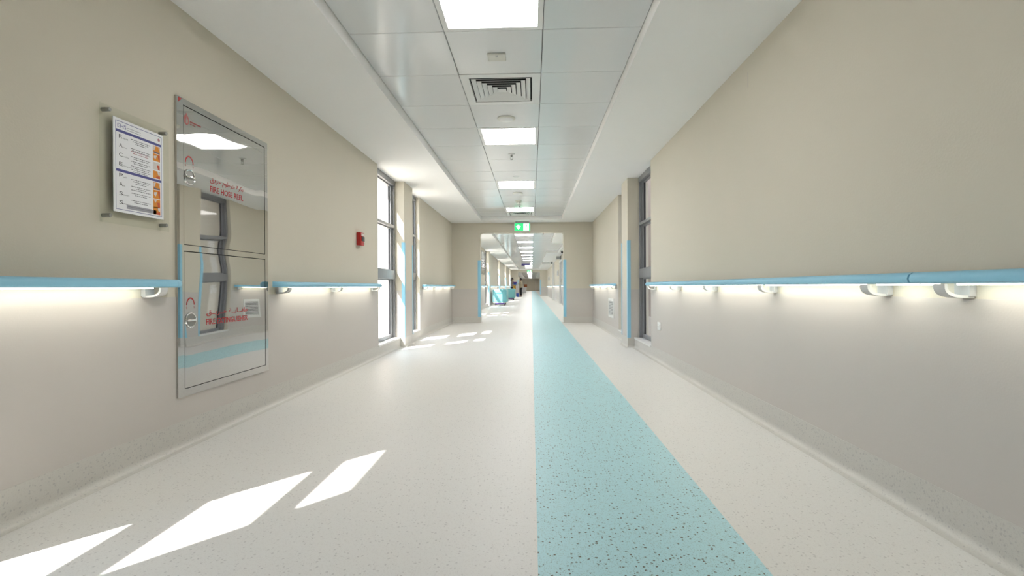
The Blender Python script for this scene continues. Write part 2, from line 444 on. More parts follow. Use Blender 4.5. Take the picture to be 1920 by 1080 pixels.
# ------------------------------------------------------------------ square ceiling lights
XC = (TX[1] + TX[2]) / 2
def square_ring(b, cx, cy, a, c, z0, z1, a2=None, c2=None):
    """square ring: outer half size a, inner half size c; upper half sizes a2, c2"""
    a2 = a if a2 is None else a2; c2 = c if c2 is None else c2
    def sq(h, z): return [(cx - h, cy - h, z), (cx + h, cy - h, z), (cx + h, cy + h, z), (cx - h, cy + h, z)]
    rings = [sq(a, z0), sq(a2, z1), sq(c2, z1), sq(c, z0), sq(a, z0)]
    return b.loft(rings, caps=False)

light0 = thing('ceiling_light', 'x', 'light', (XC, TY0 + 0.6 * LIGHT_ROWS[0] + 0.3, TILE), 'square ceiling light panels')
bx, by, bz = light0['base']
square_ring(MB(), bx, by, 0.298, 0.266, bz - 0.001, bz + 0.012).build('frame', 'white', light0)
MB().box(bx - 0.267, bx + 0.267, by - 0.267, by + 0.267, bz + 0.003, bz + 0.012).build('diffuser', 'panel', light0)
for r in LIGHT_ROWS:
    if 12 < r < 15: continue
    yy = TY0 + 0.6 * r + 0.3
    o = light0 if r == LIGHT_ROWS[0] else copy_tree(light0, loc=(XC, yy, TILE))
    if r <= 11: o['label'] = '%s lit square ceiling panel in the front corridor' % ['largest and nearest', 'second', 'third', 'fourth and farthest'][(r + 1) // 4]
    else: o['label'] = '%s lit square ceiling panel beyond the opening' % ORD[(r - 15) // 4]
n = 0; yy = rec3[0] + 0.4
while yy < rec3[1] - 0.5:
    o = copy_tree(light0, loc=(XC, yy, TILE - 0.004)); o['label'] = '%s small lit ceiling panel beyond the far cross wall' % ORD[n]; n += 1; yy += 2.4
    if n > 19: break

# ------------------------------------------------------------------ air diffusers
dl = {1: 'nearest white square air diffuser with stepped louvres, front of corridor', 12: 'white square air diffuser just before the opening, behind the last panel'}
diff0 = thing('air_diffuser', dl[1], 'air vent', (XC, TY0 + 0.9, TILE), 'square air diffusers')
bx, by, bz = diff0['base']
square_ring(MB(), bx, by, 0.298, 0.235, bz - 0.002, bz + 0.012, 0.298, 0.232).build('frame', 'white', diff0)
for a in (0.222, 0.184, 0.146, 0.108, 0.070):
    square_ring(MB(), bx, by, a, a - 0.003, bz - 0.002, bz + 0.010, a - 0.030, a - 0.033).build('louvre', 'white', diff0)
MB().loft([[(bx + sx * h, by + sy * h, z) for sx, sy in ((-1, -1), (1, -1), (1, 1), (-1, 1))] for h, z in ((0.032, bz - 0.002), (0.012, bz + 0.008))]).build('centre_cone', 'white', diff0)
MB().box(bx - 0.25, bx + 0.25, by - 0.25, by + 0.25, bz + 0.038, bz + 0.044).build('plenum', 'dark', diff0)
for r in DIFF_ROWS[1:]:
    o = copy_tree(diff0, loc=(XC, TY0 + 0.6 * r + 0.3, TILE)); o['label'] = dl[r]

# ------------------------------------------------------------------ small ceiling fittings
t = thing('emergency_unit', 'small cream rectangular unit on the ceiling tile behind the nearest panel', 'fitting', (-0.226, 3.28, TILE))
MB().bbox(-0.288, -0.166, 3.232, 3.328, TILE - 0.014, TILE, 0.004).build('housing', 'cream_plastic', t)
MB().box(-0.232, -0.226, 3.24, 3.262, TILE - 0.0155, TILE - 0.013).build('indicator', 'grey_plastic', t)
MB().box(-0.222, -0.218, 3.24, 3.262, TILE - 0.0155, TILE - 0.013).build('indicator', 'grey_plastic', t)
def speaker(y, label):
    t = thing('ceiling_speaker', label, 'speaker', (-0.226, y, TILE), 'round ceiling speakers')
    MB().lathe((-0.226, y, TILE), [(0.083, 0), (0.083, -0.006), (0.076, -0.012), (0.066, -0.0125)]).build('rim', 'cream_plastic', t, True)
    MB().lathe((-0.226, y, TILE), [(0.066, -0.008), (0.062, -0.014), (0.04, -0.017), (0.012, -0.018)]).build('grille', 'white', t, True)
speaker(4.497, 'round white ceiling speaker between the nearest air diffuser and second panel')
speaker(8.09, 'round cream ceiling speaker just past the third light panel')
def sprinkler(y, label, x=-0.227):
    t = thing('sprinkler_head', label, 'sprinkler', (x, y, TILE), 'ceiling sprinkler heads')
    MB().lathe((x, y, TILE), [(0.038, 0), (0.038, -0.003), (0.018, -0.010)]).build('escutcheon', 'bracket', t, True)
    MB().lathe((x, y, TILE), [(0.013, -0.008), (0.013, -0.030), (0.008, -0.036)], n=16).build('body', 'grey_metal', t, True)
    MB().tube([(x - 0.012, y, TILE - 0.034), (x - 0.014, y, TILE - 0.052), (x, y, TILE - 0.064), (x + 0.014, y, TILE - 0.052), (x + 0.012, y, TILE - 0.034)], 0.0025, 6).build('yoke', 'grey_metal', t, True)
    MB().lathe((x, y, TILE), [(0.017, -0.064), (0.017, -0.067), (0.004, -0.070)], n=16).build('deflector', 'grey_metal', t, True)
sprinkler(5.711, 'grey sprinkler head on the tile after the second light panel')
sprinkler(9.315, 'small sprinkler head just before the fourth light panel')
sprinkler(14.2, 'tiny grey sprinkler head on the tiles beyond the opening', 0.337)
t = thing('cover_plate', 'faint round cover plate on the tile before the third light panel', 'cover plate', (-0.209, 6.876, TILE))
MB().lathe((-0.209, 6.876, TILE), [(0.042, 0), (0.042, -0.003), (0.038, -0.005)]).build('plate', 'tile', t, True)
square_ring(MB(), -0.209, 6.876, 0.012, 0.008, TILE - 0.006, TILE - 0.0045).build('slot', 'tile', t)
def smoke(x, y, label):
    t = thing('smoke_detector', label, 'smoke detector', (x, y, TILE), 'smoke detectors')
    MB().lathe((x, y, TILE), [(0.052, 0), (0.052, -0.012), (0.046, -0.018)]).build('base', 'cream_plastic', t, True)
    MB().lathe((x, y, TILE), [(0.040, -0.017), (0.042, -0.034), (0.034, -0.046), (0.015, -0.052)]).build('sensor_dome', 'cream_plastic', t, True)
smoke(-0.231, 8.82, 'cream domed smoke detector between the third and fourth panels')

# ------------------------------------------------------------------ windows
wcount = [0]
def window(W, out, y0, y1, cpl_near=None):
    """tall window: head, two jambs, two transoms, three panes with gaskets, sill"""
    wcount[0] += 1
    name = 'window_%d' % wcount[0]
    w = thing(name, 'tall grey aluminium window with three panes', 'window', (W, (y0 + y1) / 2, 0), kind='structure')
    xi, xo = W + out * 0.055, W + out * 0.14
    J = 0.055
    z0, h0 = SILL + 0.002, 2.235
    def bar(n, *a): return MB().box(*a).build(n, 'alu', w)
    for ya, yb in ((y0 + 0.001, y0 + J), (y1 - J, y1 - 0.001)):
        bar('jamb', xi + out * 0.03, xo, ya, yb, z0, SOF - 0.001)
    s = 0.02                                              # slim stepped profiles on the room side
    bar('jamb_step', xi + out * 0.005, xi + out * 0.03, y0 + 0.001, y0 + J - s, z0, SOF - 0.001)
    bar('jamb_step', xi + out * 0.005, xi + out * 0.03, y1 - J + s, y1 - 0.001, z0, SOF - 0.001)
    bar('head', xi, xo, y0 + 0.002, y1 - 0.002, h0, SOF - 0.001)
    bar('transom', xi, xo, y0 + J * 0.6, y1 - J * 0.6, 1.65, 1.685)
    bar('transom', xi - out * 0.0, xo, y0 + 0.004, y1 - 0.004, 0.945, 1.065)
    bar('bottom_rail', xi + out * 0.04, xo, y0 + 0.004, y1 - 0.004, z0, z0 + 0.03)
    for za, zb in ((z0 + 0.03, 0.945), (1.065, 1.65), (1.685, h0)):
        ya, yb = y0 + J, y1 - J; g = 0.025; xg = xi + out * 0.055
        fr = MB()
        fr.box(xg - out * 0.015, xg + out * 0.025, ya, ya + g, za, zb); fr.box(xg - out * 0.015, xg + out * 0.025, yb - g, yb, za, zb)
        fr.box(xg - out * 0.015, xg + out * 0.025, ya + g, yb - g, za, za + g * 0.6); fr.box(xg - out * 0.015, xg + out * 0.025, ya + g, yb - g, zb - g * 0.6, zb)
        fr.build('sash', 'alu', w)
        gk = MB()
        gk.box(xg, xg + out * 0.018, ya + g, ya + g + 0.007, za + g * 0.6, zb - g * 0.6); gk.box(xg, xg + out * 0.018, yb - g - 0.007, yb - g, za + g * 0.6, zb - g * 0.6)
        gk.build('gasket', 'gasket', w)
        MB().box(xg + out * 0.006, xg + out * 0.010, ya + g, yb - g, za + g * 0.6, zb - g * 0.6).build('pane', 'glass', w)
    MB().box(W - out * 0.012, xo, y0 + 0.001, y1 - 0.001, SILL - 0.02, SILL).build('sill', 'sill', w)
    return w
for a, b in OPEN_L: window(L, -1, a, b)
for a, b in OPEN_R: window(R, 1, a, b)

# ------------------------------------------------------------------ doors of the second corridor (right wall)
for k, (a, b) in enumerate(DOORS_R):
    d = struct(thing('door_%d' % (k + 1), ['pale lilac grey double door in a white frame beyond the opening', 'pale grey door beyond the white pilaster'][k], 'door', (R, a, 0)))
    f = MB(); f.box(R - 0.03, R + 0.1, a - 0.001, a + 0.09, 0, 2.08); f.box(R - 0.03, R + 0.1, b - 0.09, b + 0.001, 0, 2.08); f.box(R - 0.03, R + 0.1, a + 0.09, b - 0.09, 2.0, 2.08)
    f.build('door_frame', 'door_frame', d)
    m = (a + b) / 2
    for y0, y1 in ((a + 0.09, m - 0.002), (m + 0.002, b - 0.09)):
        lf = MB().box(R + 0.05, R + 0.095, y0, y1, 0.01, 2.0).build('door_leaf', 'door_leaf', d)
        yy = m + (-0.08 if y1 < m else 0.08)
        MB().tube([(R + 0.05, yy, 0.9), (R + 0.01, yy, 0.92), (R + 0.01, yy, 1.18), (R + 0.05, yy, 1.2)], 0.012, 8).build('handle', 'chrome', lf, True)
pw = struct(MB().box(1.275, R + 0.05, 29.75, 30.0, 0, SOF + 0.02).build('trim_1', 'door_frame'), 'white full height pilaster on the right wall beyond the opening', 'trim')

# ------------------------------------------------------------------ handrails with light strips
PROF = [(0.035, 0.843), (0.060, 0.840), (0.092, 0.839), (0.101, 0.845), (0.104, 0.857), (0.100, 0.869), (0.088, 0.877), (0.060, 0.879), (0.038, 0.877), (0.035, 0.870)]
def handrail(W, out, y0, y1, brackets, label, cap0=True, cap1=True, joint=None):
    t = thing('handrail', label, 'handrail', (W, (y0 + y1) / 2, 0.84), 'blue handrails with light strips')
    def sec(y, k=1.0):
        return [(W - out * min(d, 0.035 + (d - 0.035) * k), y, z + (1 - k) * 0.0) for d, z in PROF]
    CAP = 0.07
    a, b = (y0 + CAP if cap0 else y0), (y1 - CAP if cap1 else y1)
    MB().loft([sec(a), sec(b)]).build('rail', 'blue', t, True)
    ks = [math.sqrt(max(0.0, 1 - (i / 7) ** 2)) for i in range(8)]
    if cap0: MB().loft([sec(a - 0.0015 - CAP * i / 7 * 0.98, max(k, 0.05)) for i, k in enumerate(ks)]).build('end_cap', 'blue', t, True)
    if cap1: MB().loft([sec(b + 0.0015 + CAP * i / 7 * 0.98, max(k, 0.05)) for i, k in enumerate(ks)]).build('end_cap', 'blue', t, True)
    MB().box(W - out * 0.034, W - out * 0.003, a, b, 0.848, 0.868).build('wall_channel', 'bracket', t)
    cuts = sorted(brackets); ys = [a + 0.02] + [c for c in cuts] + [b - 0.02]
    edges = [a + 0.02] + [e for c in cuts for e in (c - 0.05, c + 0.05)] + [b - 0.02]
    for i in range(0, len(edges), 2):
        if edges[i + 1] - edges[i] > 0.03:
            MB().box(W - out * 0.048, W - out * 0.080, edges[i], edges[i + 1], 0.8335, 0.8392).build('light_strip', 'strip', t)
    for c in brackets:
        br = MB(); n = 9; o_, i_ = [], []
        for i in range(n):
            th = PI / 2 * min(i / (n - 1), 0.99999)
            o_.append((0.094 * math.cos(th) ** 0.6, 0.8375 - 0.046 * math.sin(th) ** 0.7))
            i_.append((0.085 * math.cos(th) ** 0.6, 0.8375 - 0.037 * math.sin(th) ** 0.7))
        loop = o_ + list(reversed(i_))
        wd = 0.022
        br.loft([[(W - out * max(d, 0.001), c - wd, z) for d, z in loop], [(W - out * max(d, 0.001), c + wd, z) for d, z in loop]])
        bo = br.build('bracket', 'bracket', t, True)
        MB().box(W - out * 0.001, W - out * 0.022, c - 0.028, c + 0.028, 0.797, 0.845).build('wall_plate', 'pale_grey', bo)
    return t
handrail(L, -1, -3.6, -1.0, [-3.4, -2.5, -1.6], 'light blue lit handrail behind the viewer')
handrail(L, -1, 1.25, 2.40, [1.4, 2.25], 'light blue lit handrail under the framed notice, left of the steel cabinet')
handrail(L, -1, 3.325, 5.655, [3.46, 4.42, 5.53], 'light blue lit handrail between the steel cabinet and the left window')
handrail(L, -1, 7.99, 11.12, [8.15, 9.1, 10.05, 10.95], 'short blue lit handrail after the left column, before the opening')
handrail(R, 1, -3.5, 1.731, [-2.6, -1.7, -0.8, 0.1, 0.9, 1.62], 'light blue lit handrail nearest the viewer on the right wall', cap1=False)
handrail(R, 1, 1.739, 5.69, [1.975, 2.86, 3.76, 4.66, 5.56], 'long light blue lit handrail on the right wall, ending at the window', cap0=False)
handrail(R, 1, 7.98, 11.12, [8.15, 9.1, 10.05, 10.95], 'short blue lit handrail above the vent grille on the right wall')
names = ['first', 'second', 'third', 'fourth', 'fifth']
for k, c in enumerate(COLS_L[2:]):
    y0 = c + COL_W + WB + 0.06; y1 = c + BAY - WA - 0.08
    if k == 4: y1 = YF - 0.1
    handrail(L, -1, y0, min(y1, YF - 0.1), [y0 + 0.2 + 1.0 * i for i in range(int(max(1, (min(y1, YF - 0.1) - y0 - 0.2) // 1.0)))], '%s blue lit handrail on the left wall beyond the opening' % names[k])
handrail(R, 1, 12.0, 21.8, [12.3 + i for i in range(10)], 'blue lit handrail on the right wall just beyond the opening')
handrail(R, 1, 24.4, 29.6, [24.7 + i for i in range(5)], 'blue lit handrail between the grey double door and the white pilaster')
handrail(R, 1, 33.2, 42.8, [33.5 + i for i in range(10)], 'blue lit handrail on the right wall before the far cross wall')

# ------------------------------------------------------------------ steel fire cabinet
cab = thing('fire_cabinet', 'polished steel recessed fire hose cabinet with red lettering on two doors', 'cabinet', (L, 2.878, 0.266))
cy0, cy1, cz0, cz1 = 2.446, 3.31, 0.266, 1.832
dy0, dy1 = 2.494, 3.276
PX = 0.012
fr = MB()
fr.box(L, L + PX, cy0, dy0, cz0, cz1); fr.box(L, L + PX, dy1, cy1, cz0, cz1)
fr.box(L, L + PX, dy0, dy1, 1.799, cz1); fr.box(L, L + PX, dy0, dy1, cz0, 0.305); fr.box(L, L + PX, dy0, dy1, 1.032, 1.064)
fr.build('frame', 'steel', cab)
MB().box(L + 0.0005, L + 0.004, dy0 + 0.0005, dy1 - 0.0005, 0.3055, 1.7985).build('cabinet_inside', 'dark', cab)
def buckle(seed, u, v):
    rnd = random.Random(seed); ph = [rnd.uniform(0, 6.28) for _ in range(4)]
    e = max(0.0, min(1, 8 * min(u, 1 - u, v, 1 - v) + 0.15))
    return e * (0.0006 * math.sin(3.9 * u + ph[0]) * math.cos(3.0 * v + ph[1]) + 0.00025 * math.sin(6.5 * u + 3.6 * v + ph[2]))
def on_door(seed, z0, z1):
    return lambda y, z: L + PX - 0.0008 + buckle(seed, (y - dy0) / (dy1 - dy0), (z - z0) / (z1 - z0)) + 0.0003
def steel_door(z0, z1, seed, name):
    """door skin with a very slight buckle so that mirror images waver"""
    a0, a1 = dy0 + 0.0025, dy1 - 0.005; b0, b1 = z0 + 0.0035, z1 - 0.0045
    n = 28; b = MB(); vs = []; fs = []
    for i in range(n + 1):
        for j in range(n + 1):
            u, v = i / n, j / n
            vs.append((L + PX - 0.0008 + buckle(seed, u, v), a0 + (a1 - a0) * u, b0 + (b1 - b0) * v))
    for i in range(n):
        for j in range(n):
            p = i * (n + 1) + j; fs.append((p, p + n + 1, p + n + 2, p + 1))
    k = len(vs)
    rim = [i * (n + 1) for i in range(n + 1)] + [n * (n + 1) + j for j in range(1, n + 1)] + [i * (n + 1) + n for i in range(n - 1, -1, -1)] + [j for j in range(n - 1, 0, -1)]
    for q in rim: vs.append((L + 0.005, vs[q][1], vs[q][2]))
    m = len(rim)
    for q in range(m): fs.append((rim[q], rim[(q + 1) % m], k + (q + 1) % m, k + q))
    fs.append(tuple(k + q for q in range(m)))
    b.add(vs, fs); return b.build('door', 'steel', cab, True)
d1 = steel_door(1.064, 1.799, 3, 'upper'); d2 = steel_door(0.305, 1.032, 8, 'lower')
d1['label'] = 'upper steel door reading FIRE HOSE REEL in English and Arabic'
d2['label'] = 'lower steel door reading FIRE EXTINGUISHER in English and Arabic'
S1, S2 = on_door(3, 1.064, 1.799), on_door(8, 0.305, 1.032)
def rev(*words): return ' '.join(''.join(reversed(w)) for w in reversed(words))
ar1 = rev('\ufe91\ufedc\ufeae\ufe93', '\ufea7\ufeae\ufec3\ufeee\ufee1', '\ufea3\ufeae\ufef3\ufed6')
ar2 = rev('\ufec3\ufed4\u0640\u0640\ufe8e\ufef3\u0640\u0640\ufe94', '\ufea3\u0640\u0640\ufeae\ufef3\u0640\u0640\ufed6')
text_mb('FIRE HOSE REEL', 2.708, 3.024, 1.384, 1.418, S1, t=0.0002, bold=0.018).build('lettering', 'red', d1)
text_mb(ar1, 2.706, 3.026, 1.428, 1.470, S1, t=0.0002, bold=0.006).build('arabic_lettering', 'red', d1)
text_mb('FIRE EXTINGUISHER', 2.668, 3.067, 0.629, 0.662, S2, t=0.0002, bold=0.016).build('lettering', 'red', d2)
text_mb(ar2, 2.670, 3.064, 0.676, 0.716, S2, t=0.0002, bold=0.006).build('arabic_lettering', 'red', d2)
# flame emblem with a line of small print
fo = [(0.5, 1), (0.62, 0.8), (0.8, 0.72), (0.95, 0.45), (0.9, 0.18), (0.62, 0), (0.35, 0.02), (0.08, 0.2), (0.02, 0.48), (0.15, 0.75), (0.28, 0.66), (0.38, 0.82)]
fl_ = MB().poly([(S1(2.496 + 0.044 * a, 1.701 + 0.064 * c), 2.496 + 0.044 * a, 1.701 + 0.064 * c) for a, c in fo], (1, 0, 0), 0.0003)
emb = fl_.build('flame_emblem', 'red_logo', d1)
for pts in ([(0.42, 0.12), (0.52, 0.12), (0.60, 0.45), (0.50, 0.72), (0.48, 0.45)], [(0.25, 0.2), (0.33, 0.15), (0.38, 0.4), (0.30, 0.58), (0.22, 0.4)], [(0.66, 0.14), (0.75, 0.2), (0.78, 0.45), (0.70, 0.6), (0.66, 0.35)]):
    MB().poly([(S1(2.496 + 0.044 * a, 1.701 + 0.064 * c) + 0.0003, 2.496 + 0.044 * a, 1.701 + 0.064 * c) for a, c in pts], (1, 0, 0), 0.0003).build('flame_gap', 'steel', emb)
for y0, y1, z0, z1 in ((2.546, 2.636, 1.722, 1.730), (2.546, 2.590, 1.712, 1.716)):
    b = MB(); yy = y0; rnd = random.Random(5)
    while yy < y1 - 0.004:
        w = rnd.uniform(0.003, 0.006); b.box(S1(yy, z0), S1(yy, z0) + 0.0003, yy, min(yy + w, y1), z0, z1); yy += w + 0.0018
    b.build('small_print', 'red_logo', d1)
# turn-handles and arc arrows
for d, yc, zc, ay, SF in ((d1, 2.539, 1.428, 1.505, S1), (d2, 2.541, 0.665, 0.750, S2)):
    x = L + PX - 0.0005
    MB().lathe((x, yc, zc), [(0.042, 0), (0.042, 0.003), (0.039, 0.006), (0.035, 0.004), (0.034, 0.001)], 'x', 32).build('handle_ring', 'chrome', d, True)
    MB().lathe((x, yc, zc), [(0.034, 0.0018), (0.030, 0.0012), (0.02, 0.001), (0.004, 0.0008)], 'x', 28).build('handle_cup', 'grey_metal', d, True)
    MB().bbox(x + 0.002, x + 0.012, yc - 0.032, yc + 0.032, zc - 0.006, zc + 0.006, 0.003).build('turn_grip', 'chrome', d, True)
    arc = MB(); ri, ro = 0.0265, 0.032
    loop = [(math.cos(a) * ro, math.sin(a) * ro * 1.25) for a in [PI * i / 14 for i in range(15)]] + [(math.cos(a) * ri, math.sin(a) * ri * 1.22) for a in [PI * i / 14 for i in range(14, -1, -1)]]
    arc.poly([(SF(yc + p, ay - 0.004 + q), yc + p, ay - 0.004 + q) for p, q in loop], (1, 0, 0), 0.0003)
    arc.build('arc_arrow', 'red', d)
    for yy, s in ((yc - 0.029, 'O'), (yc + 0.029, 'S')):
        text_mb(s, yy - 0.004, yy + 0.004, ay - 0.024, ay - 0.012, SF, t=0.0002).build('letter_mark', 'red_logo', d)
MB().poly([(L + PX, cy0 + 0.010, cz1 - 0.004), (L + PX, cy0 + 0.038, cz1 - 0.006), (L + PX, cy0 + 0.010, cz1 - 0.032)], (1, 0, 0), 0.0006).build('corner_sticker', 'red_plastic', cab)

# ------------------------------------------------------------------ framed notice
po = thing('notice_frame', 'printed safety notice in a clear acrylic wall frame beside the steel cabinet', 'notice', (L, 2.19, 1.37))
MB().box(L + 0.020, L + 0.024, 1.985, 2.375, 1.118, 1.622).build('acrylic_panel', 'acrylic', po)
px = L + 0.0275
pap = MB().box(L + 0.0245, px, 2.046, 2.333, 1.172, 1.584).build('paper', 'paper', po)
for yy, zz in ((2.022, 1.603), (2.345, 1.600), (2.022, 1.150), (2.345, 1.146)):
    MB().lathe((L, yy, zz), [(0.009, 0.0), (0.009, 0.034), (0.0075, 0.036)], 'x', 16).build('standoff', 'grey_metal', po, True)
PY0, PY1, PZ0, PZ1 = 2.046, 2.333, 1.172, 1.584
def py(u): return PY0 + (PY1 - PY0) * u
def pz(v): return PZ1 - (PZ1 - PZ0) * v
def pr(name, m, u0, u1, v0, v1, dx=0.0004): return MB().box(px, px + dx, py(u0), py(u1), pz(v1), pz(v0)).build(name, m, pap)
bd = MB()
for u0, u1, v0, v1 in ((0.04, 0.96, 0.028, 0.033), (0.04, 0.96, 0.967, 0.972), (0.04, 0.046, 0.028, 0.972), (0.954, 0.96, 0.028, 0.972)):
    bd.box(px, px + 0.0004, py(u0), py(u1), pz(v1), pz(v0))
bd.build('border', 'ink_blue', pap)
pr('header_band', 'ink_blue', 0.05, 0.95, 0.118, 0.146); pr('middle_band', 'ink_blue', 0.05, 0.95, 0.540, 0.568)
text_mb('EHS', py(0.075), py(0.235), pz(0.098), pz(0.055), px).build('logo_letters', 'ink_blue', pap)
b = MB(); b.box(px, px + 0.0004, py(0.26), py(0.52), pz(0.075), pz(0.070)); b.box(px, px + 0.0004, py(0.26), py(0.52), pz(0.098), pz(0.093)); b.build('header_print', 'ink_pale', pap)
MB().lathe((px - 0.001, py(0.90), pz(0.072)), [(0.0075, 0), (0.0075, 0.0014)], 'x', 14).build('crest', 'ink_pink', pap)
for s, rest, v in (('R', 'escue', 0.19), ('A', 'larm', 0.285), ('C', 'onfine', 0.385), ('E', 'xtinguish', 0.485), ('P', 'ull', 0.605), ('A', 'im', 0.70), ('S', 'queeze', 0.80), ('S', 'weep', 0.895)):
    text_mb(s, py(0.10), py(0.165), pz(v + 0.018), pz(v - 0.022), px).build('initial_letter', 'ink_dark', pap)
    text_mb(rest, py(0.172), py(0.172 + 0.019 * len(rest)), pz(v + 0.018), pz(v + 0.003), px).build('word_print', 'ink', pap)
rnd = random.Random(2)
for g, (v, n, m) in enumerate(((0.175, 3, 'ink'), (0.275, 2, 'ink'), (0.305, 2, 'ink_pink'), (0.365, 2, 'ink'), (0.415, 2, 'ink'), (0.465, 4, 'ink'), (0.615, 3, 'ink'), (0.69, 3, 'ink'), (0.765, 2, 'ink'), (0.845, 2, 'ink'))):
    b = MB()
    for i in range(n):
        h = rnd.uniform(0.10, 0.20) if i else 0.19
        u = 0.52 - h; vv = v + i * 0.020
        while u < 0.52 + h:
            w = rnd.uniform(0.015, 0.04); b.box(px, px + 0.0004, py(u), py(min(u + w, 0.52 + h)), pz(vv + 0.007), pz(vv)); u += w + 0.010
    b.build('text_lines', m, pap)
pr('foot_box', 'ink_pale', 0.24, 0.84, 0.905, 0.95); pr('foot_box_print', 'ink', 0.26, 0.72, 0.922, 0.926, 0.0008)
for i, v in enumerate((0.155, 0.245, 0.345, 0.445, 0.578, 0.668, 0.778, 0.868)):
    v1 = v + (0.085 if i not in (5, 6) else 0.10)
    pic = pr('picture', 'orange' if i not in (2,) else 'pic_pale', 0.775, 0.925, v, v1)
    def bit(m, pts): MB().poly([(px + 0.0004, py(0.775 + 0.15 * a), pz(v + (v1 - v) * c)) for a, c in pts], (1, 0, 0), 0.0004).build('picture_detail', m, pic)
    k = i % 4
    if k == 0: bit('pic_pale', [(0.05, 0.1), (0.35, 0.05), (0.2, 0.6), (0.05, 0.65)]); bit('ink', [(0.1, 0.75), (0.95, 0.8), (0.9, 0.97), (0.1, 0.97)]); bit('pic_pale', [(0.8, 0.1), (0.95, 0.1), (0.95, 0.7)])
    elif k == 1: bit('pic_pale', [(0.1, 0.3), (0.55, 0.2), (0.35, 0.75), (0.1, 0.6)]); bit('pic_red', [(0.65, 0.1), (0.95, 0.1), (0.95, 0.95), (0.75, 0.6)])
    elif k == 2: bit('pic_red', [(0.55, 0.35), (0.9, 0.3), (0.95, 0.95), (0.7, 0.95)]); bit('pic_pale', [(0.05, 0.05), (0.5, 0.05), (0.3, 0.4)])
    else: bit('pic_pale', [(0.6, 0.05), (0.95, 0.05), (0.95, 0.55), (0.7, 0.45)]); bit('pic_red', [(0.5, 0.7), (0.95, 0.65), (0.95, 0.97), (0.35, 0.97)])

# ------------------------------------------------------------------ fire alarm pull station
al = thing('alarm_pull_station', 'red manual fire alarm pull station on the left wall beside the window', 'fire alarm', (L, 5.105, 1.28))
MB().bbox(L, L + 0.050, 5.052, 5.158, 1.278, 1.414, 0.006).build('housing', 'red_plastic', al, True)
MB().bbox(L + 0.050, L + 0.058, 5.070, 5.148, 1.322, 1.372, 0.003).build('pull_handle', 'black', al, True)
MB().box(L + 0.050, L + 0.0515, 5.068, 5.150, 1.378, 1.404).build('instruction_label', 'pic_pale', al)
MB().lathe((L + 0.050, 5.140, 1.298), [(0.007, 0), (0.007, 0.004)], 'x', 14).build('key_lock', 'black', al)

# ------------------------------------------------------------------ outlet and grille on the right wall
ot = thing('wall_socket', 'small white wall socket low on the right wall before the window', 'socket', (R, 5.40, 0.36))
MB().bbox(R - 0.010, R - 0.002, 5.345, 5.465, 0.352, 0.440, 0.003).build('plate', 'white', ot, True)
MB().bbox(R - 0.014, R - 0.009, 5.365, 5.400, 0.385, 0.410, 0.002).build('rocker_switch', 'white', ot, True)
for yy, zz in ((5.432, 0.412), (5.422, 0.388), (5.444, 0.388)):
    MB().box(R - 0.0106, R - 0.009, yy - 0.004, yy + 0.004, zz - 0.004, zz + 0.004).build('pin_hole', 'black', ot)

gr = thing('vent_grille', 'white framed vent grille with dark slats low on the right wall', 'vent', (R, 8.61, 0.29))
gy0, gy1, gz0, gz1 = 8.33, 8.895, 0.289, 0.619
f = MB(); e = 0.045
f.box(R - 0.014, R - 0.002, gy0, gy0 + e, gz0, gz1); f.box(R - 0.014, R - 0.002, gy1 - e, gy1, gz0, gz1)
f.box(R - 0.014, R - 0.002, gy0 + e, gy1 - e, gz0, gz0 + e); f.box(R - 0.014, R - 0.002, gy0 + e, gy1 - e, gz1 - e, gz1); f.build('frame', 'white', gr)
MB().box(R - 0.0045, R - 0.0026, gy0 + e, gy1 - e, gz0 + e, gz1 - e).build('duct', 'dark', gr)
n = 9
for i in range(n):
    z = gz0 + e + (gz1 - gz0 - 2 * e) * (i + 0.5) / n
    MB().add([(R - 0.013, gy0 + e, z - 0.009), (R - 0.013, gy1 - e, z - 0.009), (R - 0.006, gy1 - e, z + 0.006), (R - 0.006, gy0 + e, z + 0.006),
              (R - 0.012, gy0 + e, z - 0.010), (R - 0.012, gy1 - e, z - 0.010), (R - 0.005, gy1 - e, z + 0.005), (R - 0.005, gy0 + e, z + 0.005)],
             [(0, 1, 2, 3), (7, 6, 5, 4), (0, 4, 5, 1), (1, 5, 6, 2), (2, 6, 7, 3), (3, 7, 4, 0)]).build('slat', 'bracket', gr)
for i in range(13):
    yv = gy0 + e + (gy1 - gy0 - 2 * e) * (i + 0.5) / 13
    MB().box(R - 0.0135, R - 0.012, yv - 0.003, yv + 0.003, gz0 + e, gz1 - e).build('vertical_slat', 'bracket', gr)

